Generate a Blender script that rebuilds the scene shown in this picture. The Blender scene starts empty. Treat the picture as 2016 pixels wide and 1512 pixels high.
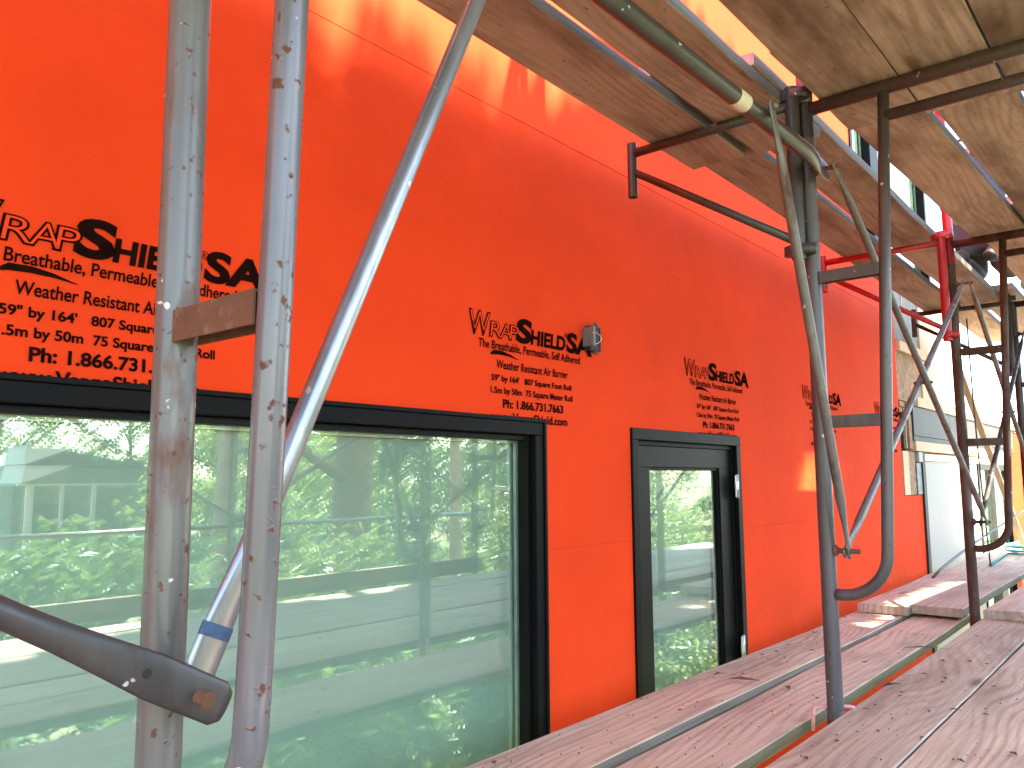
import bpy, bmesh, math, random
from mathutils import Vector, Matrix, Euler
R = math.radians
S = bpy.context.scene
COL = S.collection
random.seed(7)

# ------------------------------------------------------------------ camera
cam = bpy.data.cameras.new("camera"); camo = bpy.data.objects.new("camera", cam); COL.objects.link(camo)
cam.sensor_width = 36.0; cam.lens = 36.0 * 1605.3 / 2016.0; cam.clip_start = 0.02; cam.clip_end = 600
PI_, YA_, RO_ = 0.117502, 0.69348, -0.0065582
fw = Vector((math.cos(PI_) * math.cos(YA_), math.cos(PI_) * math.sin(YA_), math.sin(PI_)))
rt = Vector((math.sin(YA_), -math.cos(YA_), 0)); up = rt.cross(fw)
c_, s_ = math.cos(RO_), math.sin(RO_)
rt, up = c_ * rt + s_ * up, -s_ * rt + c_ * up
camo.matrix_world = Matrix(((rt.x, up.x, -fw.x, 0), (rt.y, up.y, -fw.y, -1.66), (rt.z, up.z, -fw.z, 0.70), (0, 0, 0, 1)))
S.camera = camo

# ------------------------------------------------------------------ world, sun, exposure
SUN = Vector((-0.25, 0.60, -0.86))           # direction the light travels
w = bpy.data.worlds.new("World"); S.world = w; w.use_nodes = True
nt = w.node_tree; nt.nodes.clear()
sky = nt.nodes.new("ShaderNodeTexSky"); sky.sky_type = 'NISHITA'; sky.sun_disc = False
sky.sun_elevation = math.asin(-SUN.normalized().z); sky.sun_rotation = math.atan2(-SUN.x, -SUN.y)
bg = nt.nodes.new("ShaderNodeBackground"); bg.inputs[1].default_value = 0.12
wo = nt.nodes.new("ShaderNodeOutputWorld")
nt.links.new(sky.outputs[0], bg.inputs[0]); nt.links.new(bg.outputs[0], wo.inputs[0])
sl = bpy.data.lights.new("sun", 'SUN'); sl.energy = 5.0; sl.angle = R(0.5); sl.color = (1, .94, .80)
so = bpy.data.objects.new("sun", sl); COL.objects.link(so); so.location = (5, -12, 18)
so.rotation_euler = SUN.to_track_quat('-Z', 'Y').to_euler()
S.view_settings.view_transform = 'Standard'; S.view_settings.look = 'None'
S.view_settings.exposure = 3.35; S.view_settings.gamma = 1.0
S.render.engine = 'CYCLES'
S.cycles.use_denoising = True
S.cycles.max_bounces = 8; S.cycles.diffuse_bounces = 5; S.cycles.glossy_bounces = 4
S.cycles.transparent_max_bounces = 8; S.cycles.caustics_reflective = False; S.cycles.caustics_refractive = False
S.cycles.sample_clamp_indirect = 8

# ------------------------------------------------------------------ materials
class NT:
    def __init__(s, name):
        s.m = bpy.data.materials.new(name); s.m.use_nodes = True
        s.t = s.m.node_tree; s.t.nodes.clear()
        s.out = s.n("OutputMaterial")
    def n(s, k, **kw):
        x = s.t.nodes.new("ShaderNode" + k)
        for a, b in kw.items(): setattr(x, a, b)
        return x
    def l(s, a, b): s.t.links.new(a, b)
    def v(s, sock, val):
        if hasattr(val, "is_output"): s.l(val, sock)
        else: sock.default_value = val
    def obj(s, scale=(1, 1, 1), rnd=0.0):
        tc = s.n("TexCoord"); o = tc.outputs["Object"]
        if rnd:
            oi = s.n("ObjectInfo"); mu = s.n("Math", operation='MULTIPLY'); s.l(oi.outputs["Random"], mu.inputs[0]); mu.inputs[1].default_value = rnd
            ad = s.n("VectorMath", operation='ADD'); s.l(o, ad.inputs[0]); s.l(mu.outputs[0], ad.inputs[1]); o = ad.outputs[0]
        mp = s.n("VectorMath", operation='MULTIPLY'); s.l(o, mp.inputs[0]); mp.inputs[1].default_value = scale
        return mp.outputs[0]
    def noise(s, vec, scale, detail=4, rough=.55, dist=0):
        x = s.n("TexNoise"); s.l(vec, x.inputs["Vector"]); x.inputs["Scale"].default_value = scale
        x.inputs["Detail"].default_value = detail; x.inputs["Roughness"].default_value = rough; x.inputs["Distortion"].default_value = dist
        return x.outputs["Fac"]
    def ramp(s, fac, stops, interp='LINEAR'):
        x = s.n("ValToRGB"); s.l(fac, x.inputs[0]); e = x.color_ramp; e.interpolation = interp
        while len(e.elements) < len(stops): e.elements.new(0.5)
        for el, (p, c) in zip(e.elements, stops):
            el.position = p; el.color = (c, c, c, 1) if not hasattr(c, "__len__") else (*c, 1)
        return x.outputs[0]
    def mix(s, fac, a, b, mode='MIX'):
        x = s.n("MixRGB", blend_type=mode)
        s.v(x.inputs[0], fac)
        for k, q in ((1, a), (2, b)):
            if hasattr(q, "is_output"): s.l(q, x.inputs[k])
            else: x.inputs[k].default_value = (*q, 1) if len(q) == 3 else q
        return x.outputs[0]
    def bump(s, h, strength=.3, dist=.005, prev=None):
        x = s.n("Bump"); s.l(h, x.inputs["Height"]); x.inputs["Strength"].default_value = strength; x.inputs["Distance"].default_value = dist
        if prev: s.l(prev, x.inputs["Normal"])
        return x.outputs[0]
    def bsdf(s, col, rough=.5, metal=0, nrm=None, spec=.5):
        b = s.n("BsdfPrincipled")
        if hasattr(col, "is_output"): s.l(col, b.inputs["Base Color"])
        else: b.inputs["Base Color"].default_value = (*col, 1)
        s.v(b.inputs["Roughness"], rough); s.v(b.inputs["Metallic"], metal)
        b.inputs["Specular IOR Level"].default_value = spec
        if nrm: s.l(nrm, b.inputs["Normal"])
        return b.outputs[0]
    def done(s, sh): s.l(sh, s.out.inputs[0]); return s.m

def wood_mat(name, base, dark, grey, contrast=1.0, stain=.5, rough=.75):
    t = NT(name)
    v = t.obj((1, 1, 1), 37.0)
    wv = t.obj((.30, 1, 1), 37.0)
    warp = t.noise(wv, 2.3, 2, .5)
    sc = t.n("VectorMath", operation='SCALE'); t.l(wv, sc.inputs[0]); sc.inputs["Scale"].default_value = 1.0
    add = t.n("VectorMath", operation='ADD'); t.l(sc.outputs[0], add.inputs[0])
    cm = t.n("CombineXYZ"); mu = t.n("Math", operation='MULTIPLY'); t.l(warp, mu.inputs[0]); mu.inputs[1].default_value = .42
    t.l(mu.outputs[0], cm.inputs[1]); t.l(cm.outputs[0], add.inputs[1])
    wave = t.n("TexWave", wave_type='BANDS', bands_direction='Y', wave_profile='SIN'); t.l(add.outputs[0], wave.inputs["Vector"])
    wave.inputs["Scale"].default_value = 11; wave.inputs["Distortion"].default_value = .35; wave.inputs["Detail"].default_value = 1; wave.inputs["Detail Scale"].default_value = .5
    rings = t.mix(1.0, t.ramp(wave.outputs["Fac"], [(0, .0), (.5, .06), (.95, 1)]), t.ramp(t.noise(t.obj((.5, 2.0, 2.0), 7.0), 2, 2), [(.35, .15), (.65, 1)]), 'MULTIPLY')
    fine = t.noise(t.obj((2.2, 120, 120), 37.0), 1, 3, .6)
    mid = t.noise(t.obj((1.1, 22, 22), 37.0), 1, 3, .6)
    blot = t.noise(t.obj((1.3, 3.2, 3.2), 11.0), 1.2, 4, .6)
    col = t.mix(t.ramp(mid, [(.3, 0), (.7, 1)]), base, grey)
    ringsf = t.n("Math", operation='MULTIPLY'); t.l(rings, ringsf.inputs[0]); ringsf.inputs[1].default_value = .75 * contrast
    col = t.mix(ringsf.outputs[0], col, dark)
    ff = t.ramp(fine, [(.38, .42), (.62, 0)])
    ffm = t.n("Math", operation='MULTIPLY'); t.l(ff, ffm.inputs[0]); ffm.inputs[1].default_value = contrast
    col = t.mix(ffm.outputs[0], col, dark)
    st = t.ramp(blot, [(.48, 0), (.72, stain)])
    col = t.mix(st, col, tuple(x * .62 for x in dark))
    spk = t.noise(t.obj((1, 1, 1), 23.0), 55, 2, .5)
    col = t.mix(t.ramp(spk, [(.69, 0), (.74, .75)]), col, (.05, .03, .025))
    vo = t.n("TexVoronoi"); t.l(t.obj((1.0, 4.2, 4.2), 19.0), vo.inputs["Vector"]); vo.inputs["Scale"].default_value = 1.15
    kn = t.ramp(vo.outputs["Distance"], [(.05, .8), (.085, .35), (.13, 0)])
    col = t.mix(kn, col, (.12, .06, .035))
    dirt = t.noise(t.obj((.7, 5, 5), 29.0), 1.6, 6, .72)
    col = t.mix(t.ramp(dirt, [(.50, 0), (.66, .55 * stain + .12)]), col, tuple(x * .55 for x in dark))
    col = t.mix(t.ramp(dirt, [(.26, .45), (.40, 0)]), col, tuple(min(1, x * 1.22) for x in grey))
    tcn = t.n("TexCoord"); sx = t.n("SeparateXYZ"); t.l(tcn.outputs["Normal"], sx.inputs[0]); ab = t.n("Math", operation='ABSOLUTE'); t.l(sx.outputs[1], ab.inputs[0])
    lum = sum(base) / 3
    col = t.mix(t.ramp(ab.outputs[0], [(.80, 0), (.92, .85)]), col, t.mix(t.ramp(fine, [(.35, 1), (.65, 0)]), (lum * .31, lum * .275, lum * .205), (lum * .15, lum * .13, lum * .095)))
    oi = t.n("ObjectInfo"); hs = t.n("HueSaturation"); t.l(col, hs.inputs["Color"])
    mr = t.n("MapRange"); t.l(oi.outputs["Random"], mr.inputs[0]); mr.inputs[3].default_value = .82; mr.inputs[4].default_value = 1.16
    t.l(mr.outputs[0], hs.inputs["Value"])
    nb = t.bump(fine, .35, .002); nb = t.bump(rings, .25, .0015, nb); nb = t.bump(mid, .3, .003, nb)
    return t.done(t.bsdf(hs.outputs[0], rough, 0, nb, .3))

def metal_mat(name, paint, rust, amount, metal=.35, rough=.36, spots=.5, stretch=.35, rustcol2=None):
    t = NT(name)
    v = t.obj((1, 1, stretch), 13.0); v1 = t.obj((1, 1, 1), 13.0)
    big = t.noise(v, 9, 5, .68); sm = t.noise(v1, 75, 2, .5); scr = t.noise(t.obj((1, 1, .08), 9.0), 60, 3, .6)
    a = .72 - .42 * amount
    f1 = t.ramp(big, [(a, 0), (min(a + .12, .99), 1)])
    b = .80 - .12 * spots
    f2 = t.ramp(sm, [(b - .04, 0), (b + .02, 1)])
    fac = t.mix(1.0, f1, f2, 'LIGHTEN')
    rc = t.mix(t.noise(v1, 40, 4, .7), rust, rustcol2 or tuple(x * .35 for x in rust))
    pc = t.mix(t.ramp(scr, [(.35, 0), (.7, 1)]), paint, tuple(min(1, x * 1.3) for x in paint))
    pc = t.mix(t.ramp(t.noise(v1, 6, 3, .5), [(.4, 0), (.7, .45)]), pc, tuple(x * .62 for x in paint))
    chip = t.noise(v1, 48, 2, .4)
    pc = t.mix(t.ramp(chip, [(.735, 0), (.75, .85)]), pc, (.6, .56, .52))
    col = t.mix(fac, pc, rc)
    rg = t.n("MapRange"); t.l(fac, rg.inputs[0]); rg.inputs[3].default_value = rough; rg.inputs[4].default_value = .85
    me = t.n("MapRange"); t.l(fac, me.inputs[0]); me.inputs[3].default_value = metal; me.inputs[4].default_value = 0
    nb = t.bump(fac, .35, .002); nb = t.bump(scr, .10, .001, nb)
    return t.done(t.bsdf(col, rg.outputs[0], me.outputs[0], nb))

def plain(name, col, rough=.5, metal=0, var=.25, nscale=12, bump=.1, spec=.5):
    t = NT(name); v = t.obj((1, 1, 1), 5.0)
    n = t.noise(v, nscale, 5, .6)
    c = t.mix(t.ramp(n, [(.3, 0), (.7, 1)]), tuple(x * (1 - var) for x in col), tuple(min(1, x * (1 + var)) for x in col))
    return t.done(t.bsdf(c, rough, metal, t.bump(n, bump, .004), spec))

def wrap_mat(name, col):
    t = NT(name); v = t.obj()
    big = t.noise(v, 1.6, 4, .55); mid = t.noise(v, 9, 4, .55)
    c = t.mix(t.ramp(big, [(.3, 0), (.7, 1)]), tuple(x * .88 for x in col), tuple(min(1, x * 1.06) for x in col))
    c = t.mix(t.ramp(mid, [(.45, 0), (.8, .25)]), c, tuple(x * .8 for x in col))
    rot = t.n("VectorRotate", rotation_type='Y_AXIS'); t.l(v, rot.inputs["Vector"]); rot.inputs["Angle"].default_value = R(38)
    vo = t.n("TexVoronoi"); t.l(rot.outputs[0], vo.inputs["Vector"]); vo.inputs["Scale"].default_value = 140; vo.inputs["Randomness"].default_value = .25
    c = t.mix(t.ramp(vo.outputs["Distance"], [(.15, .16), (.5, 0)]), c, tuple(x * .55 for x in col))
    sp = t.noise(v, 26, 1, .4); c = t.mix(t.ramp(sp, [(.805, 0), (.82, .8)]), c, (.05, .03, .02))
    nb = t.bump(vo.outputs["Distance"], .25, .001); nb = t.bump(big, .8, .02, nb); nb = t.bump(mid, .22, .008, nb)
    return t.done(t.bsdf(c, .75, 0, nb, .06))

def glass_mat(name, body, refl, tint, rough=0.0, trans=None):
    t = NT(name)
    g = t.n("BsdfGlossy"); g.inputs["Color"].default_value = (*tint, 1); g.inputs["Roughness"].default_value = rough
    v = t.obj(); nb = t.bump(t.noise(v, 1.7, 1, .4), .05, .01); t.l(nb, g.inputs["Normal"])
    lw = t.n("LayerWeight"); lw.inputs[0].default_value = .5
    pw = t.n("Math", operation='POWER'); t.l(lw.outputs["Facing"], pw.inputs[0]); pw.inputs[1].default_value = 4.0
    mr = t.n("MapRange"); t.l(pw.outputs[0], mr.inputs[0]); mr.inputs[3].default_value = refl; mr.inputs[4].default_value = .95
    m = t.n("MixShader"); t.l(mr.outputs[0], m.inputs[0])
    if trans:
        d = t.n("BsdfTransparent"); d.inputs["Color"].default_value = (*trans, 1); t.l(d.outputs[0], m.inputs[1])
    else:
        film = t.mix(t.ramp(t.noise(v, 1.1, 3, .5), [(.3, 0), (.7, 1)]), body, tuple(x * 1.25 for x in body))
        t.l(t.bsdf(film, .6), m.inputs[1])
    t.l(g.outputs[0], m.inputs[2])
    return t.done(m.outputs[0])

def leaf_mat(name, a, b, trans=.45):
    t = NT(name); g = t.n("NewGeometry"); v = t.obj()
    n = t.noise(v, 1.3, 3, .6)
    wn = t.n("TexWhiteNoise"); t.l(g.outputs["Random Per Island"], wn.inputs["Vector"])
    f = t.mix(.5, t.ramp(n, [(.3, 0), (.7, 1)]), wn.outputs["Value"])
    c = t.mix(f, a, b)
    d = t.n("BsdfDiffuse"); t.l(c, d.inputs[0])
    tr = t.n("BsdfTranslucent"); t.l(t.mix(.6, c, tuple(min(1, x * 1.7) for x in b)), tr.inputs[0])
    gl = t.n("BsdfGlossy"); gl.inputs["Roughness"].default_value = .4; gl.inputs[0].default_value = (.8, .9, .8, 1)
    m = t.n("MixShader"); m.inputs[0].default_value = trans; t.l(d.outputs[0], m.inputs[1]); t.l(tr.outputs[0], m.inputs[2])
    m2 = t.n("MixShader"); m2.inputs[0].default_value = .06; t.l(m.outputs[0], m2.inputs[1]); t.l(gl.outputs[0], m2.inputs[2])
    return t.done(m2.outputs[0])

ORANGE = (.75, .051, .0095)
M = {}
M['wrap'] = wrap_mat('orange_membrane', ORANGE)
M['ink'] = plain('black_ink', (.012, .004, .003), .8, 0, .3, 30, 0, .0)
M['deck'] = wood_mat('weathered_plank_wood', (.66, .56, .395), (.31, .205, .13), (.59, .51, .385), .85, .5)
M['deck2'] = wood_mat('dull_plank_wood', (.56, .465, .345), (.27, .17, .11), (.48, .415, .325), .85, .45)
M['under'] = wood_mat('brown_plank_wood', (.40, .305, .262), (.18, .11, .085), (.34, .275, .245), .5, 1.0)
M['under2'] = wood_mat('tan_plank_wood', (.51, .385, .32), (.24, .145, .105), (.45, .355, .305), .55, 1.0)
M['pine'] = plain('fresh_pine', (.62, .42, .25), .7, 0, .12, 8)
M['osb'] = plain('strand_board', (.30, .17, .085), .8, 0, .5, 22, .4)
M['steel_a'] = metal_mat('grey_green_painted_steel', (.112, .106, .095), (.17, .065, .028), .45, .0, .30, 1.0)
M['steel_b'] = metal_mat('lavender_grey_painted_steel', (.114, .108, .109), (.15, .05, .022), .22, .0, .24, 1.05)
M['steel_c'] = metal_mat('grey_painted_steel', (.078, .072, .072), (.13, .06, .033), .30, .05, .40, .7)
M['rung_rust'] = metal_mat('rusted_steel', (.20, .125, .09), (.19, .08, .04), .92, .1, .55, .8, 1.0)
M['steel_d'] = metal_mat('rusty_brown_steel', (.085, .062, .048), (.085, .04, .024), .75, .15, .55, .6)
M['steel_e'] = metal_mat('dark_rusty_steel', (.035, .03, .026), (.04, .022, .016), .6, .15, .55, .5)
M['steel_dark'] = metal_mat('dark_oxidised_steel', (.050, .045, .042), (.07, .038, .027), .45, .1, .40, .3)
M['galv'] = metal_mat('galvanised_steel', (.25, .26, .27), (.14, .11, .095), .18, .7, .30, .2, .06)
M['galv_old'] = metal_mat('worn_galvanised_steel', (.145, .134, .125), (.12, .08, .055), .42, .25, .45, .4, .2)
M['rail'] = metal_mat('olive_dark_tube', (.066, .062, .052), (.14, .08, .05), .15, .3, .34, .2, .1)
M['red'] = metal_mat('red_painted_steel', (.42, .018, .022), (.10, .02, .015), .25, .05, .38, .3)
M['pink'] = plain('faded_pink_plastic', (.62, .30, .28), .5)
M['blue_mark'] = plain('blue_marker_paint', (.03, .065, .14), .6, 0, .5, 60)
M['sticker'] = plain('cream_sticker', (.66, .60, .50), .6)
M['black'] = plain('black_aluminium', (.004, .0035, .0032), .5, .0, .2, 5, .03, .09)
M['black2'] = plain('black_aluminium_sash', (.0055, .006, .005), .45, .0, .2, 5, .03, .10)
M['rubber'] = plain('black_rubber_seal', (.008, .008, .008), .6)
M['alu'] = plain('bare_aluminium', (.55, .54, .52), .35, .7)
M['outer_glass'] = glass_mat('outer_glass', (.3, .4, .35), .10, (.88, .95, .91), 0, (.90, .97, .93))
M['inner_glass'] = glass_mat('inner_glass', (.33, .37, .325), .18, (.93, .95, .92))
M['white_board'] = plain('white_board', (.33, .31, .285), .55, 0, .05, 3, .05)
M['membrane_grey'] = plain('grey_membrane', (.030, .025, .020), .6, 0, .2, 5, .2)
M['grey_board'] = plain('grey_green_board', (.20, .19, .165), .8, 0, .22, 16, .1)
M['white_wall'] = plain('white_sheathing', (.80, .76, .68), .7, 0, .05, 4)
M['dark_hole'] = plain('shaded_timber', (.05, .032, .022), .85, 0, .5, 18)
M['bluish'] = plain('weathered_blue_flashing', (.13, .15, .18), .5, .3, .7, 45, .2)
M['hose'] = plain('teal_hose_rubber', (.05, .34, .32), .45)
M['cable'] = plain('black_green_cable', (.012, .022, .02), .5)
M['bark'] = plain('bark', (.16, .115, .085), .9, 0, .45, 14, .9)
M['bark_pale'] = plain('pale_bark', (.42, .36, .27), .9, 0, .35, 10, .7)
M['leaf_a'] = leaf_mat('leaf_mid', (.035, .075, .02), (.12, .18, .05))
M['leaf_b'] = leaf_mat('leaf_yellowish', (.06, .095, .026), (.20, .25, .075))
M['leaf_c'] = leaf_mat('leaf_deep', (.022, .05, .02), (.07, .12, .042), .35)
M['litter'] = plain('dry_litter', (.10, .055, .032), .9, 0, .6, 30)
M['jeans'] = plain('grey_trousers', (.055, .048, .048), .9, 0, .2, 60, .5)
M['shirt'] = plain('dark_shirt', (.05, .07, .11), .9)
M['skin'] = plain('skin', (.50, .29, .20), .55, 0, .08)
M['boot'] = plain('brown_boot', (.02, .014, .01), .7)
M['hair'] = plain('brown_hair', (.04, .025, .015), .7)
M['white_paint'] = plain('white_house_paint', (.80, .80, .77), .6, 0, .04)
M['house_grey'] = plain('grey_siding', (.22, .25, .23), .8)
M['roof'] = plain('dark_shingles', (.16, .16, .15), .85, 0, .25, 20)
M['brick'] = plain('red_brick', (.26, .11, .08), .85, 0, .3, 20)
def ground_mat():
    t = NT('ground_soil_grass'); v = t.obj()
    n = t.noise(v, .35, 6, .65); n2 = t.noise(v, 7, 5, .7)
    c = t.mix(t.ramp(n, [(.42, 0), (.58, 1)]), (.15, .20, .055), (.22, .17, .11))
    c = t.mix(t.ramp(n2, [(.3, 0), (.7, .6)]), c, (.06, .07, .025))
    return t.done(t.bsdf(c, .9, 0, t.bump(n2, .6, .05)))
M['ground'] = ground_mat()

# ------------------------------------------------------------------ mesh helpers
class MB:
    def __init__(s): s.bm = bmesh.new(); s.smooth = []
    def box(s, a, b, bev=0.0, mi=0, mat=None):
        x0, y0, z0 = a; x1, y1, z1 = b
        t = bmesh.new()
        bmesh.ops.create_cube(t, size=1)
        for q in t.verts:
            q.co = Vector(((x0 + x1) / 2 + q.co.x * (x1 - x0), (y0 + y1) / 2 + q.co.y * (y1 - y0), (z0 + z1) / 2 + q.co.z * (z1 - z0)))
        if bev: bmesh.ops.bevel(t, geom=t.edges[:], offset=bev, segments=2, affect='EDGES', profile=.6)
        s._take(t, mi, mat); return s
    def _take(s, t, mi=0, mat=None):
        mp = {}
        for q in t.verts: mp[q] = s.bm.verts.new(mat @ q.co if mat else q.co)
        for f in t.faces:
            try: nf = s.bm.faces.new([mp[q] for q in f.verts])
            except ValueError: continue
            nf.material_index = mi; nf.smooth = f.smooth
        t.free()
    def bar(s, p, q, wx, wz, upv=(0, 0, 1), bev=.002, mi=0):
        p = Vector(p); q = Vector(q); d = (q - p); L = d.length; d.normalize()
        u = Vector(upv); y = u.cross(d).normalized(); z = d.cross(y)
        m = Matrix(((d.x, y.x, z.x, p.x), (d.y, y.y, z.y, p.y), (d.z, y.z, z.z, p.z), (0, 0, 0, 1)))
        t = MB().box((0, -wx / 2, -wz / 2), (L, wx / 2, wz / 2), bev)
        s._take(t.bm, mi, m); return s
    def tube(s, pts, r, n=18, caps=True, radii=None, side=None, mi=0):
        """radii: list of (a along side, b across) per point for flattened ends"""
        pts = [Vector(p) for p in pts]; rings = []
        prev = None
        for i, p in enumerate(pts):
            if i == 0: d = pts[1] - p
            elif i == len(pts) - 1: d = p - pts[i - 1]
            else: d = (pts[i + 1] - p).normalized() + (p - pts[i - 1]).normalized()
            d.normalize()
            if side is not None: x = Vector(side)
            else:
                x = prev if prev is not None else (Vector((0, 0, 1)) if abs(d.z) < .9 else Vector((1, 0, 0)))
            x = (x - d * x.dot(d)).normalized(); prev = x; y = d.cross(x)
            a, b = radii[i] if radii else (r, r)
            rings.append([s.bm.verts.new(p + x * a * math.cos(2 * math.pi * k / n) + y * b * math.sin(2 * math.pi * k / n)) for k in range(n)])
        for i in range(len(rings) - 1):
            for k in range(n):
                f = s.bm.faces.new((rings[i][k], rings[i][(k + 1) % n], rings[i + 1][(k + 1) % n], rings[i + 1][k])); f.smooth = True; f.material_index = mi
        if caps:
            for rg, rev in ((rings[0], True), (rings[-1], False)):
                f = s.bm.faces.new(list(reversed(rg)) if rev else rg); f.material_index = mi
        return s
    def pipe(s, p, q, r, wall=.004, n=20):
        """an open tube with visible bore at both ends"""
        p = Vector(p); q = Vector(q); s.tube([p, q], r, n, caps=False)
        t = MB().tube([q, p], r - wall, n, caps=False); s._take(t.bm)
        d = (q - p).normalized(); x = Vector((1, 0, 0)) if abs(d.x) < .9 else Vector((0, 0, 1)); x = (x - d * x.dot(d)).normalized(); y = d.cross(x)
        for c in (p, q):
            o = [s.bm.verts.new(c + (x * math.cos(2 * math.pi * k / n) + y * math.sin(2 * math.pi * k / n)) * r) for k in range(n)]
            i_ = [s.bm.verts.new(c + (x * math.cos(2 * math.pi * k / n) + y * math.sin(2 * math.pi * k / n)) * (r - wall)) for k in range(n)]
            for k in range(n): s.bm.faces.new((o[k], o[(k + 1) % n], i_[(k + 1) % n], i_[k]))
        return s
    def ball(s, c, r, sc=(1, 1, 1), u=14, v=10, mi=0):
        t = bmesh.new(); bmesh.ops.create_uvsphere(t, u_segments=u, v_segments=v, radius=r)
        for f in t.faces: f.smooth = True
        s._take(t, mi, Matrix.Translation(c) @ Matrix.Diagonal((*sc, 1))); return s
    def build(s, name, mat, parent=None, origin=None):
        me = bpy.data.meshes.new(name)
        bmesh.ops.recalc_face_normals(s.bm, faces=s.bm.faces[:])
        if origin is None:
            if parent: origin = wloc(parent)
            else:
                xs = [q.co for q in s.bm.verts]; n = max(1, len(xs))
                origin = Vector((sum(q.x for q in xs) / n, sum(q.y for q in xs) / n, min(q.z for q in xs)))
        origin = Vector(origin)
        for q in s.bm.verts: q.co -= origin
        s.bm.to_mesh(me); s.bm.free()
        for mm in (mat if isinstance(mat, (list, tuple)) else [mat]): me.materials.append(mm)
        o = bpy.data.objects.new(name, me); COL.objects.link(o)
        if parent: o.parent = parent; o.location = origin - wloc(parent)
        else: o.location = origin
        return o

def wloc(o):
    v = Vector(o.location)
    while o.parent: o = o.parent; v = v + Vector(o.location)
    return v
def tag(o, label, cat, group=None, kind=None):
    if kind: o['kind'] = kind
    if label: o['label'] = label
    if cat: o['category'] = cat
    if group: o['group'] = group
    return o
def thing(name, loc, label, cat, group=None):
    o = bpy.data.objects.new(name, None); o.empty_display_size = .1; COL.objects.link(o); o.location = loc
    return tag(o, label, cat, group)
def struct(o): o['kind'] = 'structure'; return o

# ------------------------------------------------------------------ ground
g = bmesh.new(); N = 60
vs = []
for i in range(N + 1):
    row = []
    for j in range(N + 1):
        x = -200 + 400 * i / N; y = -200 + 400 * j / N
        z = -1.95 + (0.9 * max(0, min(1, (-y - 5) / 14)) if y < 0 else 0)
        row.append(g.verts.new((x, y, z)))
    vs.append(row)
for i in range(N):
    for j in range(N): g.faces.new((vs[i][j], vs[i + 1][j], vs[i + 1][j + 1], vs[i][j + 1])).smooth = True
b = MB(); b.bm.free(); b.bm = g
struct(b.build('ground', M['ground'], None, (0, 0, 0)))

# ------------------------------------------------------------------ the orange-wrapped house
house = thing('house', (3, 0, -1.95), 'house wall wrapped in bright orange membrane printed with black lettering', 'house')
def wall_cells(mb, x0, x1, z0, z1, holes, y0, y1):
    xs = sorted({x0, x1, *[h[0] for h in holes], *[h[1] for h in holes]}); xs = [x for x in xs if x0 <= x <= x1]
    zs = sorted({z0, z1, *[h[2] for h in holes], *[h[3] for h in holes]}); zs = [z for z in zs if z0 <= z <= z1]
    for i in range(len(xs) - 1):
        for j in range(len(zs) - 1):
            cx, cz = (xs[i] + xs[i + 1]) / 2, (zs[j] + zs[j + 1]) / 2
            if any(h[0] < cx < h[1] and h[2] < cz < h[3] for h in holes): continue
            mb.box((xs[i], y0, zs[j]), (xs[i + 1], y1, zs[j + 1]))
WIN = (-.9, 2.166, -.62, .902); DOOR = (2.706, 3.685, -1.25, .90); UWIN = (5.66, 7.75, 2.35, 3.75)
mb = MB()
wall_cells(mb, -4.0, 6.51, .4706, 1.9058, [WIN, DOOR], 0, .16)            # the roll at eye level
wall_cells(mb, -4.0, 6.51, -1.95, .470, [WIN, DOOR], .0004, .16)         # the roll below laps behind
wall_cells(mb, 6.51, 7.05, -1.95, .565, [], .003, .16)
wall_cells(mb, -4.0, 6.51, 1.9076, 2.22, [], -.0006, .16)                 # the roll above laps over it
wall_cells(mb, -4.0, 7.79, 2.22, 5.6, [UWIN], -.0006, .16)
bmesh.ops.remove_doubles(mb.bm, verts=mb.bm.verts[:], dist=1e-5)
# drop interior faces shared by neighbouring cells
dup = {}
for f in mb.bm.faces: dup.setdefault(tuple(sorted(q.index for q in f.verts)), []).append(f)
mb.bm.verts.index_update(); dup = {}
for f in mb.bm.faces: dup.setdefault(frozenset(q.index for q in f.verts), []).append(f)
bmesh.ops.delete(mb.bm, geom=[f for L in dup.values() if len(L) > 1 for f in L], context='FACES_ONLY')
mb.build('membrane_wall', M['wrap'], house)
MB().box((-4, .17, -1.95), (6.4, 6, 5.6)).build('core_wall', M['dark_hole'], house)

# lettering ---------------------------------------------------------
DG = bpy.context.evaluated_depsgraph_get
def text_bm(txt, off=0.0, shear=0.0):
    cu = bpy.data.curves.new('t', 'FONT'); cu.body = txt; cu.size = 1; cu.offset = off; cu.shear = shear; cu.resolution_u = 4
    o = bpy.data.objects.new('t', cu); COL.objects.link(o)
    bpy.context.view_layer.update()
    me = bpy.data.meshes.new_from_object(o.evaluated_get(DG()))
    t = bmesh.new(); t.from_mesh(me)
    bpy.data.objects.remove(o); bpy.data.curves.remove(cu); bpy.data.meshes.remove(me)
    return t
def fit(mb, txt, x0, x1, zb, zt, off=0.0, shear=0.0, y=-.0025, mi=0, capref='H', box=None):
    """fit text between x0..x1 with its baseline on zb and capitals up to zt"""
    c = text_bm(capref, 0, 0); cap = max(q.co.y for q in c.verts); c.free()
    t = text_bm(txt, 0, shear); a = min(q.co.x for q in t.verts); bb = max(q.co.x for q in t.verts)
    sz = (zt - zb) / cap; sx = (x1 - x0) / (bb - a)
    if off: t.free(); t = text_bm(txt, off, shear)
    m = Matrix(((sx, 0, 0, x0 - a * sx), (0, 0, 0, y), (0, sz, 0, zb), (0, 0, 0, 1)))
    for q in t.verts: q.co = m @ q.co
    mb._take(t, mi)
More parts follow.
